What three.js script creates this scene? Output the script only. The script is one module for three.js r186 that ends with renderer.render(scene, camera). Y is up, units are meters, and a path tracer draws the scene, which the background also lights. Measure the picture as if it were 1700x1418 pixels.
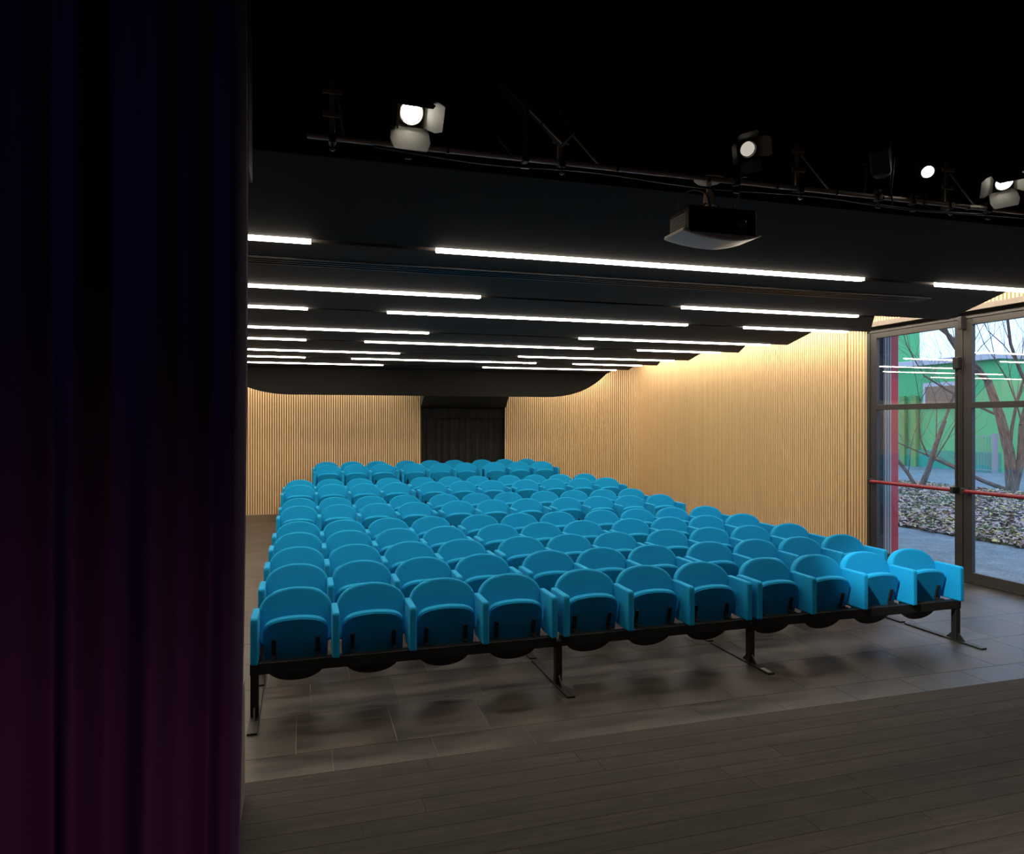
import * as THREE from 'three';
import { RoundedBoxGeometry } from 'three/addons/geometries/RoundedBoxGeometry.js';
import { mergeGeometries } from 'three/addons/utils/BufferGeometryUtils.js';
import { RectAreaLightUniformsLib } from 'three/addons/lights/RectAreaLightUniformsLib.js';

// ---------------------------------------------------------------- camera, sky, exposure
// Hall axis runs along -z ("depth"); x to the right; hall floor at y = 0.
const scene = new THREE.Scene();
const EYE = 2.0187, TURN = 0.28652553;
const camera = new THREE.PerspectiveCamera(2 * Math.atan(709 / 1182.535) * 180 / Math.PI, 1700 / 1418, 0.05, 300);
camera.position.set(0, EYE, 0);
camera.rotation.set(0, -TURN, 0);
camera.setViewOffset(1700, 1418, 0, 9, 1700, 1418);          // vertical lens shift of 9 px
const renderer = new THREE.WebGLRenderer();
renderer.toneMapping = THREE.LinearToneMapping;
renderer.toneMappingExposure = 1.0;
renderer.shadowMap.enabled = true;
RectAreaLightUniformsLib.init();

const SKY = [1.15, 1.7, 2.6];                                // overcast winter afternoon, cool beside the warm lamps
{
  const h = 64, d = new Float32Array(8 * h * 4);
  for (let j = 0; j < h; j++) for (let i = 0; i < 8; i++) {
    const el = (j + 0.5) / h * 2 - 1, k = el > 0 ? 0.95 + 0.2 * el : 0.3, o = (j * 8 + i) * 4;
    d[o] = SKY[0] * k; d[o + 1] = SKY[1] * k; d[o + 2] = SKY[2] * k; d[o + 3] = 1;
  }
  const t = new THREE.DataTexture(d, 8, h, THREE.RGBAFormat, THREE.FloatType);
  t.mapping = THREE.EquirectangularReflectionMapping; t.magFilter = THREE.LinearFilter; t.minFilter = THREE.LinearFilter; t.needsUpdate = true;
  scene.background = t;
}
const LED = new THREE.Color().setRGB(1, 0.885, 0.725);           // warm white LED lines
const STRIP_POWER = 30, COVE_POWER = 90, HALL_SPOT = 58, STAGE_LAMP = 24;

// ---------------------------------------------------------------- helpers
let seed = 12345;
const rnd = () => { seed = (seed * 1664525 + 1013904223) >>> 0; return seed / 4294967296; };
const rr = (a, b) => a + (b - a) * rnd();
const taken = new Map();
function numbered(name) { const n = taken.get(name) ?? 0; taken.set(name, n + 1); return n ? name + '_' + String(n).padStart(3, '0') : name; }
const shade = (m) => { m.castShadow = true; m.receiveShadow = true; return m; };
function mesh(name, geo, mat, parent = scene) {
  const m = shade(new THREE.Mesh(Array.isArray(geo) ? (geo.length > 1 ? merge(geo) : geo[0]) : geo, mat));
  m.name = parent === scene ? numbered(name) : name; parent.add(m); return m;
}
function group(name, x = 0, y = 0, z = 0) { const g = new THREE.Group(); g.name = numbered(name); g.position.set(x, y, z); scene.add(g); return g; }
function tag(o, label, category, grp) { o.userData.label = label; o.userData.category = category; if (grp) o.userData.group = grp; return o; }
function struct(o, label) { o.userData.kind = 'structure'; if (label) o.userData.label = label; return o; }
function merge(list) { return mergeGeometries(list.map((g) => g.index ? g.toNonIndexed() : g), false); }
function box(x0, x1, y0, y1, z0, z1) { const g = new THREE.BoxGeometry(Math.abs(x1 - x0), Math.abs(y1 - y0), Math.abs(z1 - z0)); g.translate((x0 + x1) / 2, (y0 + y1) / 2, (z0 + z1) / 2); return g; }
function rbox(x0, x1, y0, y1, z0, z1, r = 0.005, s = 2) { const g = new RoundedBoxGeometry(Math.abs(x1 - x0), Math.abs(y1 - y0), Math.abs(z1 - z0), s, r); g.translate((x0 + x1) / 2, (y0 + y1) / 2, (z0 + z1) / 2); return g; }
const V = (x, y, z) => new THREE.Vector3(x, y, z);
function rod(a, b, r0, r1 = r0, n = 10) {
  const d = b.clone().sub(a), g = new THREE.CylinderGeometry(r1, r0, d.length(), n);
  g.applyQuaternion(new THREE.Quaternion().setFromUnitVectors(V(0, 1, 0), d.normalize()));
  g.translate((a.x + b.x) / 2, (a.y + b.y) / 2, (a.z + b.z) / 2); return g;
}
const tube = (pts, r, n = 24) => new THREE.TubeGeometry(new THREE.CatmullRomCurve3(pts), n, r, 6);
// extrude with the outline kept at its drawn size in spite of the bevel; centred on z
function pad(shape, t, b, seg = 3, curve = 12) {
  const g = new THREE.ExtrudeGeometry(shape, { depth: t - 2 * b, bevelEnabled: true, bevelSize: b, bevelOffset: -b, bevelThickness: b, bevelSegments: seg, curveSegments: curve });
  g.translate(0, 0, -(t - 2 * b) / 2); return g;
}
// uv in metres from position, by the face's main direction
function metreUV(g, ox = 0, oy = 0, scale = 1) {
  if (g.index) g = g.toNonIndexed();
  const p = g.attributes.position, n = g.attributes.normal, uv = new Float32Array(p.count * 2);
  for (let i = 0; i < p.count; i++) {
    const ax = Math.abs(n.getX(i)), ay = Math.abs(n.getY(i)), az = Math.abs(n.getZ(i));
    const [u, v] = ay >= ax && ay >= az ? [p.getX(i), p.getZ(i)] : ax >= az ? [p.getZ(i), p.getY(i)] : [p.getX(i), p.getY(i)];
    uv[2 * i] = u * scale + ox; uv[2 * i + 1] = v * scale + oy;
  }
  g.setAttribute('uv', new THREE.BufferAttribute(uv, 2)); return g;
}
// ---- procedural textures
function lattice(n) { const a = new Float32Array(n * n); for (let i = 0; i < n * n; i++) a[i] = rnd(); return a; }
function noiseField(w, h, layers) {             // tileable value noise; layers: [cellsX, cellsY, weight]
  const out = new Float32Array(w * h); let tot = 0;
  for (const [cx, cy, wt] of layers) {
    const L = new Float32Array(cx * cy); for (let i = 0; i < L.length; i++) L[i] = rnd();
    tot += wt;
    for (let y = 0; y < h; y++) {
      const fy = y / h * cy, y0 = Math.floor(fy), ty = fy - y0, sy = ty * ty * (3 - 2 * ty), ya = (y0 % cy) * cx, yb = ((y0 + 1) % cy) * cx;
      for (let x = 0; x < w; x++) {
        const fx = x / w * cx, x0 = Math.floor(fx), tx = fx - x0, sx = tx * tx * (3 - 2 * tx), xa = x0 % cx, xb = (x0 + 1) % cx;
        const a = L[ya + xa] + (L[ya + xb] - L[ya + xa]) * sx, b = L[yb + xa] + (L[yb + xb] - L[yb + xa]) * sx;
        out[y * w + x] += wt * (a + (b - a) * sy);
      }
    }
  }
  for (let i = 0; i < out.length; i++) out[i] /= tot;
  return out;
}
function texture(w, h, fn, srgb = true, repeat = 1) {
  const d = new Uint8Array(w * h * 4);
  for (let i = 0; i < w * h; i++) { const c = fn(i); d[4 * i] = c[0]; d[4 * i + 1] = c[1]; d[4 * i + 2] = c[2]; d[4 * i + 3] = 255; }
  const t = new THREE.DataTexture(d, w, h); t.wrapS = t.wrapT = THREE.RepeatWrapping; t.magFilter = THREE.LinearFilter; t.minFilter = THREE.LinearMipmapLinearFilter; t.generateMipmaps = true;
  if (srgb) t.colorSpace = THREE.SRGBColorSpace; t.repeat.set(repeat, repeat); t.needsUpdate = true; return t;
}
const cl = (v) => Math.max(0, Math.min(255, Math.round(v)));
const lerp3 = (a, b, t) => [cl(a[0] + (b[0] - a[0]) * t), cl(a[1] + (b[1] - a[1]) * t), cl(a[2] + (b[2] - a[2]) * t)];
const std = (o) => new THREE.MeshStandardMaterial(o), phys = (o) => new THREE.MeshPhysicalMaterial(o);
const lin = (r, g, b) => new THREE.Color().setRGB(r, g, b);

// ---------------------------------------------------------------- materials
const fTile = noiseField(512, 512, [[3, 24, 3], [8, 90, 2], [40, 256, 1.4], [128, 200, 0.8], [4, 4, 2]]);
const tileMap = texture(512, 512, (i) => lerp3([60, 53, 49], [118, 106, 98], (fTile[i] - 0.3) * 2.3));
const tileRough = texture(512, 512, (i) => { const r = cl(255 * (0.37 + 0.22 * fTile[i])); return [r, r, r]; }, false);
const tileMats = [[1, 0.98, 0.96], [0.93, 0.92, 0.91], [1.05, 1.02, 1.0], [0.97, 0.93, 0.9]].map((c) => std({ map: tileMap, color: lin(...c.map((v) => v * 0.4)), roughness: 1, roughnessMap: tileRough }));
const fPlank = noiseField(512, 512, [[2, 30, 2], [6, 120, 2.4], [30, 256, 1.6], [10, 10, 1.6], [160, 160, 0.9]]);
const plankMap = texture(512, 512, (i) => lerp3([74, 66, 61], [102, 93, 87], (fPlank[i] - 0.3) * 2.4));
const plankMats = [[1, 0.98, 0.96], [0.93, 0.9, 0.88], [1.05, 1.03, 1.0], [0.98, 0.96, 0.97]].map((c) => phys({ specularIntensity: 0.3, map: plankMap, color: lin(...c.map((v) => v * 0.31)), roughness: 0.7, bumpMap: plankMap, bumpScale: 0.0003 }));
const grout = std({ color: lin(0.19, 0.17, 0.15), roughness: 0.9 });
const gapDark = std({ color: lin(0.01, 0.009, 0.008), roughness: 0.9 });
const fWood = noiseField(256, 512, [[24, 3, 2], [80, 8, 2], [200, 24, 1.4], [5, 5, 1]]);
const woodMap = texture(256, 512, (i) => lerp3([219, 187, 140], [224, 193, 147], (fWood[i] - 0.3) * 2.3));
const wood = std({ map: woodMap, roughness: 0.55 });
const woodBack = std({ color: lin(0.22, 0.13, 0.06), roughness: 0.8 });
const blackPaint = std({ color: lin(0.012, 0.011, 0.0105), roughness: 0.85 });
const panelBlack = std({ color: lin(0.014, 0.0095, 0.0072), roughness: 0.85 });
const matteBlack = std({ color: lin(0.005, 0.0042, 0.0036), roughness: 0.95 });
const blackSteel = std({ color: lin(0.009, 0.008, 0.0075), roughness: 0.55, metalness: 0 });
const wornSteel = std({ color: lin(0.55, 0.52, 0.48), roughness: 0.4, metalness: 0.8 });
const fCloth = noiseField(256, 256, [[128, 128, 1], [64, 64, 0.6], [16, 16, 0.4]]);
const clothBump = texture(256, 256, (i) => { const v = cl(255 * fCloth[i]); return [v, v, v]; }, false, 6);
const blue = phys({ color: lin(0.003, 0.285, 0.575), roughness: 0.9, specularIntensity: 0.5, bumpMap: clothBump, bumpScale: 0.0006, sheen: 0.1, sheenRoughness: 0.5, sheenColor: lin(0.35, 0.75, 1) });
const velvet = phys({ color: lin(0.035, 0.017, 0.075), roughness: 0.8, bumpMap: clothBump, bumpScale: 0.0004, sheen: 0.3, sheenRoughness: 0.45, sheenColor: lin(0.25, 0.2, 0.5) });
const blackCloth = phys({ color: lin(0.014, 0.0125, 0.012), roughness: 0.9, sheen: 0.3, sheenRoughness: 0.5, sheenColor: lin(0.3, 0.28, 0.26) });
const alu = std({ color: lin(0.042, 0.038, 0.034), roughness: 0.5, metalness: 0.35 });
const redPaint = std({ color: lin(0.22, 0.003, 0.009), roughness: 0.45 });
const glass = phys({ color: 0xffffff, roughness: 0, transmission: 1, thickness: 0, ior: 1.52 });
const stripGlow = std({ color: 0xffffff, emissive: LED, emissiveIntensity: 22, roughness: 0.5 });
const coveGlow = std({ color: 0xffffff, emissive: LED, emissiveIntensity: 3, roughness: 0.5 });
const pipeGrey = std({ color: lin(0.6, 0.53, 0.48), roughness: 0.5, metalness: 0.4 });
const bracketGrey = std({ color: lin(0.45, 0.36, 0.28), roughness: 0.6, metalness: 0.3 });
const lampBlack = std({ color: lin(0.02, 0.02, 0.02), roughness: 0.5 });
const barnGrey = std({ color: lin(0.2, 0.2, 0.19), roughness: 0.5, metalness: 0.2 });
const whitePlastic = std({ color: lin(0.85, 0.83, 0.8), roughness: 0.4 });
const darkPlastic = std({ color: lin(0.018, 0.017, 0.017), roughness: 0.35 });

// ---------------------------------------------------------------- shell of the room
const WR = 8.0, WL = -3.13, BACK = 16.4, TOP = 4.7, REAR = -4.2;   // right wall, left wall, back wall depth, shell height, stage rear
const STAGE_Y = 0.55, STAGE_D = 3.087;
const CEIL = EYE + 1.07;                                             // underside of the black ceiling panels
const DOOR_A = 8.55, DOOR_B = 5.39;                                  // the door opening along the right wall (depths)
const HEAD = 3.33;

// hall floor with its tiles
const floor = struct(group('floor'), 'dark brown-grey tiled hall floor with thin pale joints');
mesh('screed', box(WL - 0.3, WR + 0.3, -0.2, -0.002, -STAGE_D + 0.6, -BACK - 0.6), grout, floor);
{
  const TW = 0.616, TD = 0.588, J = 0.004, geos = [];
  for (let i = 0; i < 6; i++) geos.push(metreUV(box(-TW / 2 + J / 2, TW / 2 - J / 2, -0.01, 0, -TD / 2 + J / 2, TD / 2 - J / 2), rnd(), rnd(), 0.8));
  const rest = [], phase = [0.175, -0.037, 0.06];
  let n = 0;
  for (let r = 0; r < 23; r++) {
    const d0 = 2.754 + r * TD, dc = d0 + TD / 2; if (d0 + TD > BACK + 0.1) break;
    const ph = r >= 2 && r <= 4 ? phase[r - 2] : r === 5 ? 0.36 : (r * 0.37 % 1) * TW;
    for (let x = ph - 6 * TW; x < WR + 0.2; x += TW) {
      if (x + TW < WL || x > WR) continue;
      const cx = x + TW / 2, seen = (dc < 7.3 && dc > 3.3 && cx > -0.7) || cx < 0.2 && cx > -1.5 || (cx > 5.6 && dc < 9);
      if (seen && n < 290) { const t = mesh('tile', geos[Math.floor(rnd() * 6)], tileMats[Math.floor(rnd() * 4)], floor); t.position.set(cx, 0, -dc); n++; }
      else { const g = geos[Math.floor(rnd() * 6)].clone(); g.translate(cx, 0, -dc); rest.push(g); }
    }
  }
  mesh('tiles', rest, tileMats[0], floor).userData.kind = 'stuff';
}
// stage with planks
const stage = tag(group('stage'), 'raised stage with dark worn wooden planks facing the blue seats', 'stage');
mesh('platform', box(WL + 0.04, WR - 0.14, 0, STAGE_Y - 0.004, -STAGE_D + 0.012, -REAR - 0.05), blackPaint, stage);
mesh('edge_trim', box(WL + 0.04, WR - 0.14, STAGE_Y - 0.06, STAGE_Y - 0.002, -STAGE_D, -STAGE_D + 0.012), plankMats[1], stage);
{
  const W = 0.104, rows = 22, far = [];
  const plank = (x0, x1, r, list) => {
    const g = metreUV(box(x0 + 0.0009, x1 - 0.0009, STAGE_Y - 0.0035, STAGE_Y, -STAGE_D + 0.013 + r * W + 0.0009, -STAGE_D + 0.013 + (r + 1) * W - 0.0009), rnd() * 7, rnd() * 7, 0.55);
    if (list) list.push(g); else mesh('plank', g, plankMats[Math.floor(rnd() * 4)], stage);
  };
  for (let r = 0; r < rows; r++) {
    let x = -1.2 - rnd() * 1.6;
    while (x < 6.5) { const L = 1.25 + rnd() * 0.8; plank(x, x + L, r); x += L; }
    plank(WL + 0.04, -2.9, r, far); plank(8.6 - 1.7, WR - 0.14, r, far);
  }
  for (let r = rows; r < 68; r++) plank(WL + 0.04, WR - 0.14, r, far);
  mesh('rear_planks', far, plankMats[0], stage).userData.kind = 'stuff';
}
// walls: dark shell
const T = 0.25;
struct(mesh('ceiling', box(WL - T, WR + T, TOP, TOP + T, -BACK - T - 0.4, -REAR + T), blackPaint), 'black upper ceiling above the hanging panels');
const wallLeft = struct(group('wall_left')); mesh('plaster', box(WL - T, WL - 0.03, -0.2, TOP, -BACK - 0.6, -REAR + T), blackPaint, wallLeft);
struct(mesh('wall_stage', box(WL - T, WR + T, -0.2, TOP, -REAR, -REAR + T), blackPaint), 'black wall at the rear of the stage');
const wallRight = struct(group('wall_right'), 'right wall clad in narrow vertical pale wood slats');
mesh('plaster', [box(WR + 0.03, WR + T, -0.2, TOP, -BACK - 0.6, -DOOR_A), box(WR + 0.03, WR + T, HEAD + 0.06, TOP, -DOOR_A, -DOOR_B), box(WR + 0.03, WR + T, -0.2, TOP, -DOOR_B, -REAR + T)], blackPaint, wallRight);
const wallBack = struct(group('wall_back'), 'rear wall of narrow vertical pale wood slats with a curtained doorway');
const DX0 = 2.64, DX1 = 4.64, DTOP = EYE + 0.33;                     // doorway in the back wall
mesh('plaster', [box(WL - T, DX0, -0.2, TOP, -BACK - 0.03, -BACK - 0.5), box(DX1, WR + T, -0.2, TOP, -BACK - 0.03, -BACK - 0.5), box(DX0, DX1, DTOP, TOP, -BACK - 0.03, -BACK - 0.5), box(DX0, DX1, -0.2, TOP, -BACK - 0.5, -BACK - 0.6)], blackPaint, wallBack);
// slats along a path: [x, depth] start to end, facing the room
function slats(parent, name, pts, y0, y1, carry = 0.025, pitch = 0.05) {
  const list = [], back = [];
  for (let i = 0; i + 1 < pts.length; i++) {
    const [x0, d0] = pts[i], [x1, d1] = pts[i + 1], L = Math.hypot(x1 - x0, d1 - d0), a = Math.atan2(-(d1 - d0), x1 - x0);
    const add = (s, w, t, off, arr) => {
      const g = metreUV(new THREE.BoxGeometry(w, y1 - y0, t), rnd() * 3, rnd() * 3, 0.6);
      g.translate(0, 0, off); g.rotateY(-a); g.translate(x0 + (x1 - x0) * s / L, (y0 + y1) / 2, -(d0 + (d1 - d0) * s / L)); arr.push(g);
    };
    add(L / 2, L, 0.012, -0.012, back);
    for (; carry < L; carry += pitch) add(carry, 0.031, 0.024, 0.004, list);
    carry -= L;
  }
  mesh(name + '_backing', back, woodBack, parent);
  mesh(name, list, wood, parent).userData.kind = 'stuff';
  return carry;
}
const SLAT_TOP = 3.95, RC = 0.7;
{
  const xw = WR - 0.06, db = BACK - 0.02, curve = [];
  for (let i = 0; i <= 14; i++) { const a = i / 14 * Math.PI / 2; curve.push([xw - RC + RC * Math.sin(a), db - RC + RC * Math.cos(a)]); }
  // path direction: the room lies on its left-hand normal, so run back wall left to right, then right wall towards the stage
  slats(wallBack, 'slats', [[WL, db], [DX0, db]], 0, SLAT_TOP);
  const rest = slats(wallBack, 'slats', [[DX1, db], ...curve], 0, SLAT_TOP);
  slats(wallBack, 'slats', [[DX0, db], [DX1, db]], DTOP, SLAT_TOP);
  slats(wallRight, 'slats', [curve[14], [xw, DOOR_A + 0.36]], 0, SLAT_TOP, rest);
  slats(wallRight, 'slats', [[xw, DOOR_A + 0.36], [xw + 0.05, DOOR_A + 0.02]], 0, SLAT_TOP);
  slats(wallRight, 'slats', [[xw, DOOR_A + 0.02], [xw, DOOR_B - 0.02]], HEAD + 0.12, SLAT_TOP);
  slats(wallRight, 'slats', [[xw, DOOR_B - 0.02], [xw, STAGE_D]], 0, SLAT_TOP);
  slats(wallLeft, 'slats', [[WL, STAGE_D + 0.2], [WL, db]], 0, SLAT_TOP);
}
struct(mesh('wall_header', box(WL - 0.1, WR + 0.1, CEIL + 0.15, TOP, -3.5, -3.43), blackPaint), 'black header wall above the front ceiling panel');
// proscenium side wall and low side panel by the curtain, hanging side mask above
struct(mesh('wall_proscenium', box(WL - 0.1, -0.42, 0, TOP, -STAGE_D - 0.1, -STAGE_D), blackPaint), 'black proscenium wall behind the stage curtain');
tag(mesh('low_partition', rbox(-0.36, -0.215, STAGE_Y, STAGE_Y + 0.46, -2.98, -2.62, 0.006), std({ color: lin(0.16, 0.13, 0.105), roughness: 0.6 })), 'low brown partition standing at the stage edge by the curtain', 'panel');
tag(mesh('side_mask', rbox(-0.4, -0.19, EYE + 0.95, TOP - 0.01, -3.02, -2.82, 0.006), std({ color: lin(0.05, 0.05, 0.045), roughness: 0.7 })), 'dark grey hanging mask beside the stage curtain, above the seats', 'mask');

// ---------------------------------------------------------------- glass doors
const doorTrim = struct(group('trim_1'), 'dark grey metal frame around the glass doors');
{
  const x0 = WR - 0.06, x1 = WR + 0.1;
  mesh('jamb', rbox(x0, x1, 0, HEAD, -DOOR_A, -DOOR_A + 0.06), alu, doorTrim);
  mesh('jamb', rbox(x0, x1, 0, HEAD, -DOOR_B - 0.06, -DOOR_B), alu, doorTrim);
  mesh('head', rbox(x0, x1, HEAD - 0.03, HEAD + 0.05, -DOOR_A, -DOOR_B), alu, doorTrim);
  mesh('fascia', rbox(WR - 0.13, WR + 0.02, HEAD + 0.05, HEAD + 0.12, -DOOR_A - 0.02, -DOOR_B, 0.004), std({ color: lin(0.13, 0.1, 0.075), roughness: 0.6 }), doorTrim);
  mesh('threshold', box(x0, WR + 0.3, -0.02, 0.012, -DOOR_A, -DOOR_B), alu, doorTrim);
}
function door(n, dFar, dNear, label, active) {
  const g = struct(group('door_' + n), label), x0 = WR - 0.05, x1 = WR + 0.01, S = 0.115, zf = -dFar, zn = -dNear, R = 0.004;
  mesh('stile', rbox(x0, x1, 0.015, HEAD - 0.03, zf, zf + S, R), alu, g);
  mesh('stile', rbox(x0, x1, 0.015, HEAD - 0.03, zn - S, zn, R), alu, g);
  mesh('bottom_rail', rbox(x0, x1, 0.015, 0.15, zf + S, zn - S, R), alu, g);
  mesh('middle_rail', rbox(x0, x1, 2.185, 2.26, zf + S, zn - S, R), alu, g);
  mesh('top_rail', rbox(x0, x1, HEAD - 0.11, HEAD - 0.03, zf + S, zn - S, R), alu, g);
  mesh('pane', box(WR - 0.024, WR - 0.014, 0.148, 2.187, zf + S - 0.003, zn - S + 0.003), glass, g);
  mesh('pane', box(WR - 0.024, WR - 0.014, 2.258, HEAD - 0.108, zf + S - 0.003, zn - S + 0.003), glass, g);
  const bar = mesh('push_bar', rod(V(WR - 0.13, 1.155, zf + 0.08), V(WR - 0.13, 1.155, zn - 0.08), 0.024, 0.024, 16), redPaint, g); bar.userData.label = 'red push bar';
  for (const z of [zf + 0.07, zn - 0.07]) mesh('bar_bracket', rbox(WR - 0.155, WR - 0.05, 1.115, 1.195, z - 0.025, z + 0.025, 0.01), blackSteel, bar);
  const ze = active ? zn - 0.05 : zf + 0.05;
  if (active) { mesh('bolt_rod', rod(V(WR - 0.09, 1.2, ze), V(WR - 0.09, 2.72, ze), 0.014), blackSteel, g); mesh('bolt_case', rbox(WR - 0.12, WR - 0.05, 2.68, 2.83, ze - 0.04, ze + 0.04, 0.012), blackSteel, g); }
  else mesh('top_catch', rbox(WR - 0.14, WR - 0.05, HEAD - 0.16, HEAD + 0.0, ze - 0.06, ze - 0.005, 0.006), blackSteel, g);
  return g;
}
door(1, DOOR_A - 0.06, 6.975, 'tall glass door leaf beside the slatted wall, with red push bar', true);
door(2, 6.965, DOOR_B + 0.06, 'tall glass door leaf farther from the slatted wall, with red push bar', false);

// ---------------------------------------------------------------- hanging ceiling panels
const SD = [4.38, 5.92, 6.99, 8.5, 9.66, 11.16, 12.31, 13.56];   // depths of the light slots
const MID = 2.43, EDGE = 4.08;                                     // symmetry line and half width of the panels
const FRONT_HALF = [3.1, 3.2, 3.36, 3.48, 3.5, 3.6, 3.66, 3.78];
const SLOT = 0.036;
const ord = ['first', 'second', 'third', 'fourth', 'fifth', 'sixth', 'seventh', 'eighth', 'ninth', 'tenth', 'eleventh'];
function panelGeo(d0, d1, h0, h1, y = CEIL, t = 0.07) {
  const s = new THREE.Shape([[MID - h0, d0], [MID + h0, d0], [MID + h1, d1], [MID - h1, d1]].map((p) => new THREE.Vector2(...p)));
  const g = new THREE.ExtrudeGeometry(s, { depth: t, bevelEnabled: true, bevelSize: 0.003, bevelOffset: -0.003, bevelThickness: 0.003, bevelSegments: 1 });
  g.rotateX(-Math.PI / 2); g.translate(0, y + 0.003, 0); return g;   // shape y -> -z
}
for (let k = 0; k < 8; k++) {
  const d1 = k < 7 ? SD[k + 1] - SLOT : 14.555;
  tag(mesh('ceiling_panel', panelGeo(SD[k] + SLOT, d1, FRONT_HALF[k], EDGE), panelBlack), 'black flared ceiling panel behind the ' + ord[k] + ' light slot from the stage', 'ceiling panel', 'black ceiling panels between the light slots');
}
{ // sloping front panel
  const g = panelGeo(3.4, SD[0] - SLOT, EDGE, EDGE), p = g.attributes.position;
  for (let i = 0; i < p.count; i++) p.setY(i, p.getY(i) + 0.155 * (SD[0] - SLOT + p.getZ(i)) / (SD[0] - SLOT - 3.4));
  g.computeVertexNormals();
  tag(mesh('ceiling_panel', g, panelBlack), 'black sloping front ceiling panel above the projector side of the first light slot', 'ceiling panel', 'black ceiling panels between the light slots');
}
{ // bulkhead with rounded lower corners at the back of the ceiling
  const yb = EYE + 0.53, s = new THREE.Shape(), rx = 1.46;
  s.moveTo(MID - EDGE, CEIL + 0.1); s.lineTo(MID - EDGE, CEIL + 0.02);
  s.bezierCurveTo(MID - EDGE + 0.35, yb + 0.22, MID - EDGE + 0.75, yb, MID - EDGE + rx, yb);
  s.lineTo(MID + EDGE - rx, yb);
  s.bezierCurveTo(MID + EDGE - 0.75, yb, MID + EDGE - 0.35, yb + 0.22, MID + EDGE, CEIL + 0.02);
  s.lineTo(MID + EDGE, CEIL + 0.1);
  const g = new THREE.ExtrudeGeometry(s, { depth: 0.06, bevelEnabled: false, curveSegments: 24 }); g.translate(0, 0, -14.625);
  const o = tag(mesh('bulkhead', g, matteBlack), 'black curved bulkhead hanging from the ceiling before the rear slat wall', 'bulkhead');
  // soffit box from the bulkhead back to the curtained doorway
  const b = new THREE.BoxGeometry(1, 1, 1), p = b.attributes.position, D0 = 14.63, D1 = BACK - 0.04;
  for (let i = 0; i < p.count; i++) {
    const far = p.getZ(i) < 0, right = p.getX(i) > 0, top = p.getY(i) > 0;
    p.setXYZ(i, right ? (far ? 4.66 : 4.24) : (far ? 2.62 : 2.42), top ? CEIL + 0.06 : (far ? EYE + 0.33 : EYE + 0.53), far ? -D1 : -D0);
  }
  b.computeVertexNormals();
  tag(mesh('soffit', b, matteBlack), 'black soffit box above the curtained doorway', 'soffit');
}
{ // linear air diffuser in the first panel
  const o = tag(group('linear_diffuser', 0, CEIL, 0), 'long black linear air diffuser with four slots behind first light line', 'air diffuser');
  for (let i = 0; i < 4; i++) mesh('blade', rbox(-1.3, 5.2, -0.012, -0.0005, -(4.86 + i * 0.06), -(4.878 + i * 0.06), 0.003, 1), std({ color: lin(0.05, 0.05, 0.055), roughness: 0.35 }), o);
}
// LED lines in the slots
function ledLine(D, x0, x1, label) {
  const o = tag(group('led_line', (x0 + x1) / 2, CEIL, -D), label, 'ceiling light', 'light lines in the ceiling slots'), L = x1 - x0;
  mesh('channel', box(-L / 2 - 0.02, L / 2 + 0.02, 0.03, 0.06, -0.034, 0.034), blackSteel, o);
  mesh('diffuser', rbox(-L / 2, L / 2, -0.016, 0.03, -0.024, 0.024, 0.004, 1), stripGlow, o).userData.label = 'glowing warm white diffuser';
  const l = new THREE.RectAreaLight(LED, STRIP_POWER, L, 0.048); l.name = 'area_light'; l.position.y = -0.0175; l.rotation.x = -Math.PI / 2; l.castShadow = true; o.add(l);
}
for (let k = 0; k < 8; k++) {
  const odd = k % 2 === 0, D = SD[k], w = 'warm white light line in the ' + ord[k] + ' ceiling slot from the stage, ';
  if (k === 2) { ledLine(D, 0.795, 1.172, w + 'shortest piece'); ledLine(D, 1.184, 4.07, w + 'long middle piece'); }
  else if (odd) ledLine(D, 0.8, k === 0 ? 4.03 : 4.08, w + 'long middle piece');
  if (odd) { ledLine(D, -1.4, 0.05, w + 'piece by the curtain'); ledLine(D, k === 0 ? 4.73 : 4.8, k === 0 ? 6.3 : 6.2, w + 'piece towards the doors'); }
  else { ledLine(D, -1.38, 1.46, w + 'piece by the curtain'); ledLine(D, 3.4, k === 1 ? 5.38 : 6.24, w + 'piece towards the doors'); }
}
// cove lights hidden above the panels wash the slat walls
function cove(x, y, d0, d1, toX, toY, label, along = 'z', D = 0) {
  const L = d1 - d0, o = tag(group('cove_light', along === 'z' ? x : (d0 + d1) / 2, y, along === 'z' ? -(d0 + d1) / 2 : -D), label, 'cove light');
  if (along === 'z') mesh('housing', box(-0.05, 0.05, 0.02, 0.06, -L / 2, L / 2), blackSteel, o); else mesh('housing', box(-L / 2, L / 2, 0.02, 0.06, -0.05, 0.05), blackSteel, o);
  mesh('diffuser', along === 'z' ? rbox(-0.025, 0.025, -0.01, 0.02, -L / 2, L / 2, 0.004, 1) : rbox(-L / 2, L / 2, -0.01, 0.02, -0.025, 0.025, 0.004, 1), coveGlow, o);
  const l = new THREE.RectAreaLight(LED, COVE_POWER, along === 'z' ? 0.05 : L, along === 'z' ? L : 0.05); l.name = 'area_light'; l.castShadow = true; o.add(l);
  const n = along === 'z' ? V(toX, toY, 0).normalize() : V(0, toY, -toX).normalize(), zl = n.clone().negate();
  const yl = along === 'z' ? V(0, 0, 1) : zl.clone().cross(V(1, 0, 0)), xl = along === 'z' ? yl.clone().cross(zl) : V(1, 0, 0);
  l.quaternion.setFromRotationMatrix(new THREE.Matrix4().makeBasis(xl, yl, zl)); l.position.copy(n.clone().multiplyScalar(0.032)).add(V(0, 0.005, 0));
  return o;
}
cove(7.58, CEIL + 0.52, 4.4, 15.6, 0.25, -0.97, 'hidden cove light above the panels along the right slat wall');
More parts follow.
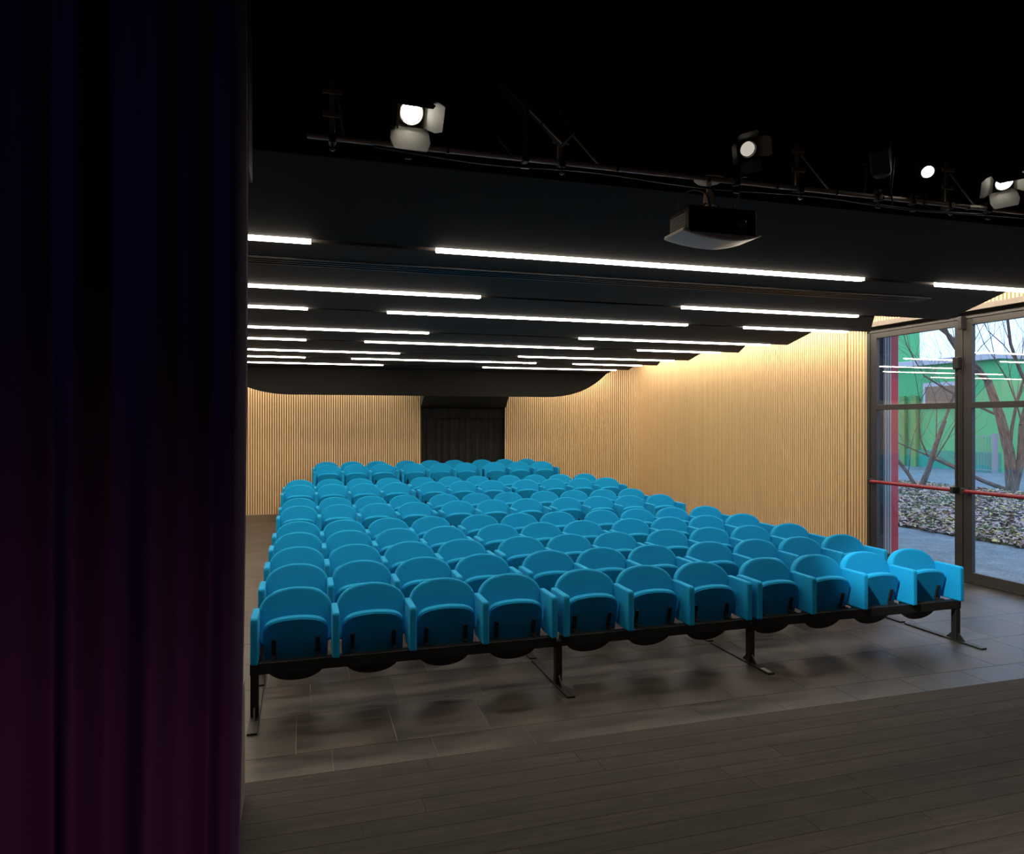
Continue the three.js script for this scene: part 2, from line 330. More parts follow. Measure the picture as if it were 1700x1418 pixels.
cove(-2.77, CEIL + 0.52, 4.4, 15.6, -0.25, -0.97, 'hidden cove light above the panels along the left slat wall');
cove(0, CEIL + 0.3, -2.6, 2.3, 0.25, -0.97, 'hidden cove light behind the bulkhead, left of the doorway', 'x', 16.0);
cove(0, CEIL + 0.3, 4.75, 7.2, 0.25, -0.97, 'hidden cove light behind the bulkhead, right of the doorway', 'x', 16.0);

// ---------------------------------------------------------------- platforms and seats
const PL = [[9.6, 11.87, 0.035, 'lowest'], [11.87, 14.08, 0.147, 'middle'], [14.08, BACK - 0.05, 0.345, 'highest']];
for (const [a, b, h, w] of PL) tag(mesh('seat_platform', metreUV(box(-0.42, 5.95, 0, h, -a, -b)), tileMats[1]), w + ' low dark platform carrying the rear seat rows', 'platform');

const P = 0.536, GAP = 0.0996;
// tipped-up seat: upholstered upper part, moulded underside, black pan below the beam (all in one leaning plane)
const seatOutline = (w, top, low) => {
  const s = new THREE.Shape();
  s.moveTo(-w, low); s.lineTo(-w, 0.118); s.bezierCurveTo(-w, top - 0.03, -w * 0.72, top - 0.004, 0, top); s.bezierCurveTo(w * 0.72, top - 0.004, w, top - 0.03, w, 0.118); s.lineTo(w, low); s.closePath(); return s;
};
const lean = (g) => { g.rotateX(0.27); g.translate(0, 0.433, -0.158); return g; };
const seatGeo = lean(pad(seatOutline(0.219, 0.232, -0.085), 0.05, 0.013, 3, 10));
const shellGeo = (() => { const g = pad(seatOutline(0.212, 0.223, -0.085), 0.01, 0.004, 2, 10); g.translate(0, 0, 0.024); return lean(g); })();
const panGeo = (() => {
  const w = 0.212, s = new THREE.Shape();
  s.moveTo(-w, -0.086); s.lineTo(w, -0.086); s.lineTo(w, -0.12); s.bezierCurveTo(w * 0.97, -0.215, w * 0.55, -0.268, 0, -0.268); s.bezierCurveTo(-w * 0.55, -0.268, -w * 0.97, -0.215, -w, -0.12); s.closePath();
  return lean(pad(s, 0.056, 0.012, 3, 10));
})();
const backGeo = (() => {
  const w = 0.257, s = new THREE.Shape();
  s.moveTo(-w + 0.05, 0); s.bezierCurveTo(-w + 0.01, 0, -w, 0.02, -w, 0.06); s.lineTo(-w, 0.215); s.bezierCurveTo(-w, 0.335, -w * 0.55, 0.396, 0, 0.396);
  s.bezierCurveTo(w * 0.55, 0.396, w, 0.335, w, 0.215); s.lineTo(w, 0.06); s.bezierCurveTo(w, 0.02, w - 0.01, 0, w - 0.05, 0); s.closePath();
  const g = pad(s, 0.076, 0.022, 4, 12), p = g.attributes.position;
  for (let i = 0; i < p.count; i++) p.setZ(i, p.getZ(i) + 0.4 * p.getX(i) ** 2);
  g.rotateX(-0.24); g.translate(0, 0.425, -0.24); return g;
})();
const armGeo = (() => {
  const s = new THREE.Shape(), z0 = -0.275, z1 = 0.04, y0 = 0.376, y1 = 0.692;   // drawn in (z, y)
  s.moveTo(z1 - 0.012, y0); s.quadraticCurveTo(z1, y0, z1, y0 + 0.012); s.lineTo(z1, y1 - 0.03); s.quadraticCurveTo(z1, y1, z1 - 0.03, y1);
  s.lineTo(z0 + 0.03, y1); s.quadraticCurveTo(z0, y1, z0, y1 - 0.03); s.lineTo(z0, y0 + 0.13); s.quadraticCurveTo(z0, y0, z0 + 0.12, y0); s.closePath();
  const g = pad(s, 0.05, 0.012, 3, 6); g.rotateY(-Math.PI / 2); return g;          // shape x -> world z
})();
const clipGeo = merge([(() => { const c = rbox(-0.015, 0.015, -0.064, 0.064, -0.008, 0.008, 0.003, 1); c.rotateX(0.27); c.translate(0, 0.438, -0.12); return c; })(), rbox(-0.015, 0.015, 0.345, 0.385, -0.14, -0.055, 0.003, 1), (() => { const c = new THREE.CylinderGeometry(0.006, 0.006, 0.006, 8); c.rotateX(Math.PI / 2); c.translate(0, 0.412, -0.114); return c; })()]);
function makeChair(rightArm) {
  const o = new THREE.Group();
  const seat = mesh('seat', seatGeo, blue, o); mesh('shell', shellGeo, blue, seat); mesh('seat_pan', panGeo, darkPlastic, seat).userData.label = 'black plastic pan'; mesh('backrest', backGeo, blue, o);
  for (const x of [-0.148, 0.148]) mesh('hinge_bracket', clipGeo, blackSteel, seat).position.x = x;
  mesh('armrest', armGeo, blue, o).position.x = -P / 2;
  if (rightArm) mesh('armrest', armGeo, blue, o).position.x = P / 2;
  return o;
}
const chairPlain = makeChair(false), chairEnd = makeChair(true);
const rowTop = [5.412, 6.301, 7.157, 8.09, 8.978, 10.334, 11.369, 12.432, 13.509, 14.64, 15.73];
for (let r = 0; r < 11; r++) {
  const D = rowTop[r] - 0.295, y = r < 5 ? 0 : PL[Math.floor((r - 5) / 2)][2], blocks = r < 9 ? [4, 3, 4] : [3, 3, 3];
  let x = r < 9 ? -0.042 : 0.5, n = 0; const total = blocks.reduce((a, b) => a + b);
  const rowName = r === 0 ? 'front row nearest the stage' : r === 10 ? 'last row by the curtained doorway' : ord[r] + ' row from the stage';
  const legX = [x - P / 2], beams = [];
  for (const b of blocks) {
    const b0 = x - P / 2 - 0.03;
    for (let i = 0; i < b; i++) {
      const c = (i === b - 1 ? chairEnd : chairPlain).clone(); c.name = numbered('auditorium_chair'); c.position.set(x, y, -D); scene.add(c);
      const m = total - n;
      tag(c, 'blue tip-up chair in the ' + rowName + ', ' + (m === 1 ? 'nearest' : ord[m - 1] + ' from') + ' the glass-door side', 'chair', 'blue chairs in the ' + rowName);
      n++; x += P;
    }
    beams.push([b0, x - P / 2 + 0.03]); legX.push(x - P / 2 + (n < total ? GAP / 2 : 0)); x += GAP;
  }
  const f = tag(group('seating_frame', 0, y, -D), 'black steel beam and feet under the ' + rowName, 'seat frame', 'black frames under the seat rows');
  for (const [a, b] of beams) mesh('beam', rbox(a, b, 0.3, 0.377, -0.062, 0, 0.004, 1), blackSteel, f);
  legX.forEach((lx, i) => {
    const tri = (s) => { const sh = new THREE.Shape([new THREE.Vector2(0, 0), new THREE.Vector2(s * 0.075, 0), new THREE.Vector2(0, 0.07)]); const g = new THREE.ExtrudeGeometry(sh, { depth: 0.012, bevelEnabled: false }); g.rotateY(-Math.PI / 2); g.translate(lx + 0.006, 0.012, s > 0 ? -0.006 : -0.056); return g; };
    mesh('leg', [rbox(lx - 0.027, lx + 0.027, 0.01, 0.34, -0.058, -0.004, 0.005, 1)], blackSteel, f);
    const ft = mesh('foot', [rbox(lx - 0.032, lx + 0.032, 0, 0.014, -0.59, 0.255, 0.003, 1)], blackSteel, f);
    for (const s of [1, -1]) mesh('gusset', tri(s), blackSteel, ft);
    if (r === 0 && i === 2) mesh('worn_patch', box(lx - 0.022, lx + 0.018, 0.0142, 0.0148, 0.13, 0.235), wornSteel, ft).userData.label = 'bare worn metal patch';
  });
}

// ---------------------------------------------------------------- doorway curtain
function drape(x0, x1, y0, y1, folds, amp, zBase, thick = 0.006, cols = 160, rows = 8) {
  const pts = (s, t, off) => { const ph = s * folds * Math.PI * 2; return [x0 + (x1 - x0) * s, y0 + (y1 - y0) * t, zBase + amp * (0.7 * Math.sin(ph + 0.9 * Math.sin(ph * 0.37)) + 0.3 * Math.sin(ph * 2.3 + 1 + t)) * (1.15 - 0.3 * t) + off]; };
  const pos = [], idx = [];
  for (const off of [thick, 0]) for (let j = 0; j <= rows; j++) for (let i = 0; i <= cols; i++) pos.push(...pts(i / cols, j / rows, off));
  const N = (cols + 1) * (rows + 1);
  for (let j = 0; j < rows; j++) for (let i = 0; i < cols; i++) {
    const a = j * (cols + 1) + i, b = a + 1, c = a + cols + 1, d = c + 1;
    idx.push(a, b, d, a, d, c, N + a, N + d, N + b, N + a, N + c, N + d);
  }
  for (let j = 0; j < rows; j++) for (const [i, f] of [[0, 1], [cols, 0]]) { const a = j * (cols + 1) + i, c = a + cols + 1; f ? idx.push(a, c, N + c, a, N + c, N + a) : idx.push(a, N + c, c, a, N + a, N + c); }
  for (let i = 0; i < cols; i++) { const a = i, b = i + 1, c = rows * (cols + 1) + i, d = c + 1; idx.push(a, N + b, b, a, N + a, N + b, c, d, N + d, c, N + d, N + c); }
  const g = new THREE.BufferGeometry(); g.setAttribute('position', new THREE.Float32BufferAttribute(pos, 3)); g.setIndex(idx); g.computeVertexNormals();
  const uv = new Float32Array(pos.length / 3 * 2); for (let i = 0; i < pos.length / 3; i++) { uv[2 * i] = pos[3 * i] * 2; uv[2 * i + 1] = pos[3 * i + 1] * 2; } g.setAttribute('uv', new THREE.BufferAttribute(uv, 2));
  return g;
}
{
  const o = tag(group('doorway_curtain', 0, 0, -BACK - 0.12), 'black pleated curtain with short valance filling the rear doorway', 'curtain');
  mesh('drapery', drape(DX0 + 0.01, DX1 - 0.01, 0.02, DTOP - 0.06, 11, 0.04, 0), blackCloth, o);
  mesh('valance', drape(DX0 + 0.01, DX1 - 0.01, DTOP - 0.25, DTOP - 0.02, 9, 0.012, 0.085, 0.006, 120, 3), blackCloth, o);
}

// ---------------------------------------------------------------- stage curtain (heavy, close to the camera)
{
  const D = 2.2, cols = 420, rows = 40, pos = [], idx = [], th = 0.012;
  // cross-section along s (metres of width), folds of unequal width read from the photo
  const X0 = -2.3, X1 = -0.172;
  const centre = (s, t) => {
    const x = X0 + (X1 - X0) * s, flare = 1 - t;                 // t: 0 at the floor, 1 at the top
    const a = x * 2 * Math.PI;
    let z = 0.042 * Math.sin(a / 0.2 + 0.8 + 0.6 * Math.sin(a / 0.61) + 0.25 * flare) + 0.012 * Math.sin(a / 0.098 + 1.7 + 0.6 * flare) + 0.016 * Math.sin(a / 0.37 + 1.6 * flare);
    z *= 0.75 + 0.4 * flare;
    const e = Math.max(0, (x - (X1 - 0.1)) / 0.1);               // leading edge rolls away from the stage
    z = z * (1 - e * e) - 0.07 * e * e;
    const bulge = 0.018 * Math.sin(Math.PI * Math.min(1, Math.max(0, (t - 0.05) / 0.95))) - 0.012 * flare * flare - 0.012 * t * t;
    return [x + (x > X1 - 0.5 ? bulge * (x - X1 + 0.5) / 0.5 : 0), z];
  };
  for (const side of [1, -1]) for (let j = 0; j <= rows; j++) for (let i = 0; i <= cols; i++) {
    const t = j / rows, s = i / cols, [x, z] = centre(s, t), [xa, za] = centre(Math.max(0, s - 0.001), t), [xb, zb] = centre(Math.min(1, s + 0.001), t);
    const L = Math.hypot(xb - xa, zb - za), nx = -(zb - za) / L, nz = (xb - xa) / L;
    pos.push(x + side * nx * th / 2, STAGE_Y + 0.015 + (TOP - 0.05 - STAGE_Y) * t, -D + z + side * nz * th / 2);
  }
  const N = (cols + 1) * (rows + 1);
  for (let j = 0; j < rows; j++) for (let i = 0; i < cols; i++) { const a = j * (cols + 1) + i, b = a + 1, c = a + cols + 1, d = c + 1; idx.push(a, b, d, a, d, c, N + a, N + d, N + b, N + a, N + c, N + d); }
  for (let j = 0; j < rows; j++) for (const [i, f] of [[0, 1], [cols, 0]]) { const a = j * (cols + 1) + i, c = a + cols + 1; f ? idx.push(a, c, N + c, a, N + c, N + a) : idx.push(a, N + c, c, a, N + a, N + c); }
  for (let i = 0; i < cols; i++) idx.push(i, N + i + 1, i + 1, i, N + i, N + i + 1);
  const g = new THREE.BufferGeometry(); g.setAttribute('position', new THREE.Float32BufferAttribute(pos, 3)); g.setIndex(idx); g.computeVertexNormals();
  const uv = new Float32Array(pos.length / 3 * 2); for (let i = 0; i < pos.length / 3; i++) { uv[2 * i] = pos[3 * i] * 2; uv[2 * i + 1] = pos[3 * i + 1] * 2; } g.setAttribute('uv', new THREE.BufferAttribute(uv, 2));
  tag(mesh('stage_curtain', g, velvet), 'dark purple velvet stage curtain hanging in heavy folds', 'curtain');
}

// ---------------------------------------------------------------- lighting bar and stage lamps
const BAR_Y = 3.236, BAR_D = 3.15;
const bar = tag(group('lighting_bar', 0, BAR_Y, -BAR_D), 'long grey horizontal lighting pipe carrying the stage lamps', 'pipe');
mesh('pipe', rod(V(0.02, 0, 0), V(5.6, 0.006, 0), 0.0125, 0.0125, 14), pipeGrey, bar);
for (const x of [0.62, 1.45, 1.95, 2.35, 2.72, 3.02, 3.3, 3.62, 4.3, 4.9]) mesh('cable_tie', rod(V(x, 0, 0), V(x + 0.012, 0, 0), 0.0145, 0.0145, 10), lampBlack, bar);
mesh('bar_cable', tube([V(0.3, -0.02, 0.01), V(0.8, -0.045, 0.012), V(1.3, -0.03, 0.01), V(1.9, -0.05, 0.012), V(2.6, -0.032, 0.01), V(3.2, -0.05, 0.012), V(4.0, -0.03, 0.01), V(5.2, -0.04, 0.01)], 0.006, 60), lampBlack, bar);
// cross-shaped steel hangers carrying the pipe from above
const hangerTags = ['nearest the stage curtain', 'beside the tilted profile lamp', 'between the projector and the doors', 'beside the bare round lamp'];
[0.125, 1.172, 2.5, 3.5].forEach((x, i) => {
  const o = tag(group('pipe_hanger', x, BAR_Y, -BAR_D), 'brown-grey steel cross hanger holding the lighting pipe, ' + hangerTags[i], 'hanger', 'cross hangers of the lighting pipe');
  mesh('upright', rbox(-0.012, 0.012, -0.02, TOP - BAR_Y, -0.05, -0.03, 0.003, 1), blackPaint, o);
  mesh('strap', rbox(-0.011, 0.011, 0, 0.25, -0.03, -0.018, 0.003, 1), bracketGrey, o);
  for (const y of [0.105, 0.205]) mesh('cross_bar', rbox(-0.042, 0.042, y - 0.011, y + 0.011, -0.018, -0.008, 0.003, 1), bracketGrey, o);
  mesh('brace', rod(V(0.02, 0.19, -0.02), V(i === 0 ? 0.05 : 0.2, 0.01, -0.01), 0.006), bracketGrey, o);
  const c = mesh('clamp', [rbox(-0.016, 0.016, -0.022, 0.02, -0.03, 0.018, 0.006, 1), rod(V(0, -0.05, 0), V(0, -0.02, 0), 0.005)], blackSteel, o);
  mesh('wing_nut', [rod(V(-0.013, -0.05, 0), V(0.013, -0.05, 0), 0.004), rod(V(0, -0.056, 0), V(0, -0.044, 0), 0.006)], wornSteel, c);
});
const aimBasis = (dir, roll = 0) => { const q = new THREE.Quaternion().setFromRotationMatrix(new THREE.Matrix4().lookAt(dir, V(0, 0, 0), V(0, 1, 0))); return q.multiply(new THREE.Quaternion().setFromAxisAngle(V(0, 0, 1), roll)); };
function lamp(x, y, D, target, label, o = {}) {
  const R = o.r ?? 0.047, L = o.len ?? 0.16, root = tag(group('stage_lamp', x, y, -D), label, 'stage lamp', 'lamps on the lighting pipe');
  const dir = V(target[0] - x, target[1] - y, -target[2] + D).normalize(), q = aimBasis(dir, o.roll ?? 0);
  const put = (g) => { g.applyQuaternion(q); return g; };                 // local +z is the beam direction
  const B = R * 1.28;
  const body = [];
  { const s = new RoundedBoxGeometry(2 * B, 2 * B, L, 3, 0.018); s.translate(0, 0, -L / 2 - 0.012); body.push(s);
    for (let i = 0; i < 4; i++) body.push(rbox(-B * 0.7, B * 0.7, B, B + 0.008, -0.05 - i * 0.028, -0.036 - i * 0.028, 0.003, 1)); }
  const head = mesh('housing', put(merge(body)), lampBlack, root);
  const tubeG = new THREE.LatheGeometry([[R * 1.0, -0.03], [R * 1.0, 0.004], [R * 1.12, 0.006], [R * 1.14, 0.0], [R * 1.14, -0.03]].map((p) => new THREE.Vector2(...p)), 36); tubeG.rotateX(Math.PI / 2);
  mesh('lens_ring', put(tubeG), barnGrey, root);
  const lens = new THREE.LatheGeometry([[0.0001, 0.002], [R * 0.4, 0.0], [R * 0.75, -0.006], [R * 0.97, -0.014], [R * 0.97, -0.024], [0.0001, -0.024]].map((p) => new THREE.Vector2(...p)), 32); lens.rotateX(Math.PI / 2);
  const lit = o.power > 0;
  mesh('lens', put(lens), lit ? std({ color: 0xffffff, emissive: lin(1, 0.93, 0.8), emissiveIntensity: o.glow ?? 30, roughness: 0.3 }) : std({ color: lin(0.2, 0.2, 0.2), roughness: 0.1 }), root);
  if (o.barn !== false) {
    const plate = (w, h, open, turn) => {                                // trapezoid leaf hinged at the frame, opened outwards
      const s = new THREE.Shape([[-w, 0], [w, 0], [w * 1.1, h * 0.62], [w * 0.88, h], [-w * 0.88, h], [-w * 1.1, h * 0.62]].map((p) => new THREE.Vector2(...p)));
      const g = new THREE.ExtrudeGeometry(s, { depth: 0.002, bevelEnabled: false }); g.rotateX(open); g.translate(0, B, -0.004); g.rotateZ(turn); return put(g);
    };
    mesh('accessory_frame', put(merge([rbox(-B, B, B - 0.006, B + 0.004, -0.016, -0.004, 0.002, 1), rbox(-B, B, -B - 0.004, -B + 0.006, -0.016, -0.004, 0.002, 1), rbox(B - 0.006, B + 0.004, -B, B, -0.016, -0.004, 0.002, 1), rbox(-B - 0.004, -B + 0.006, -B, B, -0.016, -0.004, 0.002, 1)])), lampBlack, root);
    const lf = o.leaf ?? 1, op = o.open ?? [0.95, 0.75, 0.75, 0.95];
    mesh('barn_door', plate(B * 0.95 * lf, B * 1.55 * Math.sqrt(lf), op[0], 0), barnGrey, root);
    mesh('barn_door', plate(B * 0.95, B * 1.5 * Math.sqrt(lf), op[1], -Math.PI / 2), barnGrey, root);
    mesh('barn_door', plate(B * 0.95 * lf, B * 1.55 * Math.sqrt(lf), op[2], Math.PI), barnGrey, root);
    mesh('barn_door', plate(B * 0.95, B * 1.5 * Math.sqrt(lf), op[3], Math.PI / 2), barnGrey, root);
  }
  // yoke down (or up) to the pipe
  const ax = V(1, 0, 0).applyQuaternion(q).multiplyScalar(B + 0.012), mid = dir.clone().multiplyScalar(-L / 2), hook = V(0, BAR_Y - y + 0.03, D - BAR_D - 0.03);
  const a = mid.clone().add(ax), b = mid.clone().sub(ax), low = V(0, hook.y, mid.z * 0.3 + hook.z * 0.7), la = low.clone().add(ax.clone().setY(0)), lb = low.clone().sub(ax.clone().setY(0));
  mesh('yoke', [rod(a, la, 0.006, 0.006, 8), rod(b, lb, 0.006, 0.006, 8), rod(la, lb, 0.006, 0.006, 8), rod(low, hook, 0.008, 0.008, 8)], lampBlack, root);
  const kn = rod(a, a.clone().add(ax.clone().setLength(0.022)), 0.013, 0.013, 10);
  mesh('tilt_knob', kn, blackSteel, root);
  const clamp = mesh('hook_clamp', [rbox(-0.014, 0.014, hook.y - 0.05, hook.y + 0.012, D - BAR_D - 0.02, D - BAR_D + 0.02, 0.006, 1), rod(V(0, hook.y - 0.085, D - BAR_D), V(0, hook.y - 0.05, D - BAR_D), 0.004)], blackSteel, root);
  mesh('wing_nut', rod(V(-0.014, hook.y - 0.085, D - BAR_D), V(0.014, hook.y - 0.085, D - BAR_D), 0.004), wornSteel, clamp);
  const back = dir.clone().multiplyScalar(-L - 0.01);
  mesh('power_cable', tube([back, back.clone().add(V(0.02, 0.05, -0.02)), back.clone().add(V(0.07, 0, -0.03)), V(0.1, hook.y - 0.06, D - BAR_D)], 0.005), lampBlack, root);
  if (lit) {
    const l = new THREE.SpotLight(o.color ?? lin(1, 0.9, 0.74), o.power, 0, o.cone ?? 0.6, 0.6, 2); l.name = 'spot_light'; l.castShadow = true; l.shadow.radius = 1.6;
    l.position.copy(dir.clone().multiplyScalar(0.006)); root.add(l); const aim = new THREE.Object3D(); aim.name = 'aim_point'; aim.position.copy(dir.clone().multiplyScalar(3)); root.add(aim); l.target = aim;
  }
  return root;
}
lamp(0.449, 3.343, 3.05, [0.6, 1.75, 0.4], 'lit stage lamp with open barn doors above the pipe, nearest the curtain', { power: STAGE_LAMP, open: [1.75, 0.9, 0.75, 1.5], leaf: 1.4 });
lamp(2.116, 3.366, 3.05, [1.0, 1.3, -0.4], 'dimly lit stage lamp with barn doors directly above the projector', { power: STAGE_LAMP * 0.12, glow: 0.5, r: 0.038, roll: 0.25 });
lamp(3.234, 3.366, 3.05, [1.6, 1.2, 0.2], 'small bright round stage lamp without barn doors, right of the dark lamp', { power: STAGE_LAMP, r: 0.03, barn: false });
lamp(3.774, 3.362, 3.05, [2.7, 1.2, 0.6], 'bright stage lamp with barn doors above the pipe end by the doors', { power: STAGE_LAMP, r: 0.043, roll: 0.2, leaf: 1.3, open: [1.7, 0.9, 0.8, 0.55] });
lamp(3.0, 3.36, 3.12, [5.65, 0.45, 5.3], 'dark-bodied stage lamp turned towards the blue front-row chairs', { power: 0, r: 0.04, barn: false });
{ // small spotlight hanging from the ceiling panel behind the projector, aimed at the seats by the doors
  const at = V(2.42, 3.14, -3.78), to = V(5.75, 0.5, -5.35), dir = to.clone().sub(at).normalize(), q = aimBasis(dir), put = (g) => { g.applyQuaternion(q); return g; };
  const o = tag(group('ceiling_spotlight', at.x, at.y, at.z), 'small black ceiling spotlight hidden behind the projector, aimed at the front row', 'spotlight');
  const b = new THREE.CylinderGeometry(0.03, 0.026, 0.08, 20); b.rotateX(Math.PI / 2); b.translate(0, 0, -0.045); mesh('housing', put(b), lampBlack, o);
  const f = new THREE.CylinderGeometry(0.025, 0.025, 0.006, 20); f.rotateX(Math.PI / 2); f.translate(0, 0, -0.002); mesh('lens', put(f), std({ color: 0xffffff, emissive: lin(0.9, 0.95, 1), emissiveIntensity: 6 }), o);
  mesh('stem', rod(V(0, 0, 0.02), V(0, 0.06, 0.02), 0.006), lampBlack, o);
  const l = new THREE.SpotLight(lin(0.85, 1, 0.97), HALL_SPOT, 0, 0.23, 0.55, 2); l.name = 'spot_light'; l.castShadow = true; l.shadow.radius = 1.2; l.position.copy(dir.clone().multiplyScalar(0.006)); o.add(l);
  const aim = new THREE.Object3D(); aim.name = 'aim_point'; aim.position.copy(dir.clone().multiplyScalar(3)); o.add(aim); l.target = aim;
}
{ // profile spotlight, switched off, lying tilted above the pipe
  const o = tag(group('profile_spotlight', 1.07, 3.44, -3.12), 'long unlit profile spotlight tilted down above the pipe, between two lamps', 'stage lamp');
  const a = V(-0.17, 0.16, -0.02), b = V(0.13, -0.115, 0.01), dir = b.clone().sub(a).normalize(), q = new THREE.Quaternion().setFromUnitVectors(V(0, 1, 0), dir), c = a.clone().add(b).multiplyScalar(0.5);
  const put = (g) => { g.applyQuaternion(q); g.translate(c.x, c.y, c.z); return g; };
  mesh('barrel', put(rbox(-0.042, 0.042, -0.02, 0.19, -0.042, 0.042, 0.016)), lampBlack, o);
  mesh('lamp_house', put(rbox(-0.06, 0.06, -0.21, -0.02, -0.06, 0.06, 0.02)), lampBlack, o);
  mesh('rail', put(merge([rbox(0.043, 0.05, -0.18, -0.09, 0.03, 0.045, 0.002, 1), rbox(0.043, 0.05, -0.075, 0.05, 0.03, 0.045, 0.002, 1), rbox(0.043, 0.05, 0.065, 0.185, 0.03, 0.045, 0.002, 1)])), pipeGrey, o);
  const lens = new THREE.CylinderGeometry(0.036, 0.036, 0.01, 24); lens.translate(0, 0.192, 0); mesh('lens', put(lens), std({ color: lin(0.25, 0.25, 0.25), roughness: 0.08 }), o);
  const ring = new THREE.TorusGeometry(0.04, 0.005, 8, 24); ring.rotateX(Math.PI / 2); ring.translate(0, 0.19, 0); mesh('lens_ring', put(ring), barnGrey, o);
  mesh('yoke', [rod(V(-0.1, 0.02, 0.07), V(-0.08, BAR_Y - 3.44 + 0.02, 0), 0.008), rod(V(-0.1, 0.02, -0.07), V(-0.08, BAR_Y - 3.44 + 0.02, -0.03), 0.008), rod(V(-0.1, 0.02, -0.07), V(-0.1, 0.02, 0.07), 0.006)], lampBlack, o);
  const cp = mesh('hook_clamp', [rbox(-0.095, -0.065, BAR_Y - 3.46, BAR_Y - 3.41, -0.05, 0.0, 0.006, 1)], blackSteel, o);
  mesh('wing_nut', [rod(V(-0.1, BAR_Y - 3.482, -0.03), V(-0.06, BAR_Y - 3.482, -0.03), 0.004)], wornSteel, cp);
  mesh('power_cable', tube([a, a.clone().add(V(-0.06, 0.02, 0)), V(-0.25, 0.0, 0), V(-0.22, -0.12, 0), V(-0.15, -0.2, 0)], 0.005), lampBlack, o);
}
// ---------------------------------------------------------------- projector
{
  const X0 = 1.835, X1 = 2.225, D0 = 3.14, D1 = 3.33, yB = EYE + 0.922, yT = EYE + 1.077, cx = (X0 + X1) / 2, cd = (D0 + D1) / 2;
  const o = tag(group('projector', cx, yB, -cd), 'ceiling projector with white belly and black front below the lighting pipe', 'projector');
  const w = (X1 - X0) / 2, dp = (D1 - D0) / 2, h = yT - yB;
  // belly: shallow bowl with a curved underside
  const s = new THREE.Shape(); s.moveTo(-w - 0.025, 0.04); s.lineTo(-w - 0.03, 0.024); s.bezierCurveTo(-w * 0.6, -0.006, w * 0.1, -0.014, w * 0.4, -0.008); s.bezierCurveTo(w * 0.8, 0.002, w, 0.016, w + 0.03, 0.026); s.lineTo(w + 0.025, 0.04); s.closePath();
  mesh('belly', pad(s, 2 * dp + 0.02, 0.012, 3, 14), whitePlastic, o).userData.label = 'white curved belly';
  mesh('casing', rbox(-w, w, 0.016, h, -dp, dp + 0.012, 0.012, 3), darkPlastic, o);
  const cyl = new THREE.CylinderGeometry(0.052, 0.056, 0.05, 32); cyl.rotateX(Math.PI / 2); cyl.translate(w * 0.42, h * 0.52, dp + 0.018); mesh('lens_barrel', cyl, darkPlastic, o);
  const ln = new THREE.SphereGeometry(0.043, 24, 12, 0, Math.PI * 2, 0, 0.9); ln.rotateX(Math.PI / 2); ln.translate(w * 0.42, h * 0.52, dp + 0.012); mesh('lens', ln, phys({ color: lin(0.03, 0.02, 0.03), roughness: 0.05, clearcoat: 1 }), o);
  const grilles = []; for (let i = 0; i < 7; i++) grilles.push(rbox(-w - 0.004, -w + 0.004, 0.05 + i * 0.011, 0.055 + i * 0.011, -dp * 0.85, dp * 0.8, 0.002, 1)); mesh('grille', grilles, barnGrey, o);
  mesh('front_rib', rbox(-w * 0.16, -w * 0.02, 0.035, h - 0.006, dp - 0.004, dp + 0.012, 0.006), darkPlastic, o);
  mesh('indicator_light', rbox(-w * 0.86, -w * 0.8, 0.05, 0.056, dp - 0.001, dp + 0.003, 0.001, 1), std({ color: 0x000000, emissive: lin(0.02, 0.06, 0.9), emissiveIntensity: 2 }), o);
  const m = mesh('mount', [rod(V(-0.02, h, 0), V(-0.02, h + 0.165, 0), 0.014), rbox(-0.12, 0.08, h - 0.002, h + 0.008, -0.07, 0.07, 0.003), rod(V(-0.1, h, 0.05), V(-0.035, h + 0.05, 0), 0.005), rod(V(0.06, h, 0.05), V(-0.005, h + 0.05, 0), 0.005), rod(V(-0.02, h + 0.04, 0), V(-0.02, h + 0.1, 0), 0.03, 0.024, 14)], bracketGrey, o);
  mesh('drop_pole', rod(V(-0.02, h + 0.17, 0), V(-0.02, TOP - yB, 0), 0.02), blackPaint, o);
  const plate = new THREE.CylinderGeometry(0.075, 0.06, 0.014, 24); plate.translate(-0.02, h + 0.163, 0); mesh('ceiling_plate', plate, bracketGrey, m);
  mesh('cable', tube([V(-0.16, h - 0.01, -0.05), V(-0.19, h + 0.05, 0), V(-0.13, h + 0.1, 0.02), V(-0.06, h + 0.085, 0.03), V(-0.035, h + 0.03, 0.03)], 0.004), barnGrey, o);
  mesh('cable', tube([V(0.1, h, 0), V(0.14, h + 0.06, 0), V(0.15, h + 0.13, 0.03), V(0.14, h + 0.2, 0.05)], 0.004), barnGrey, o);
}
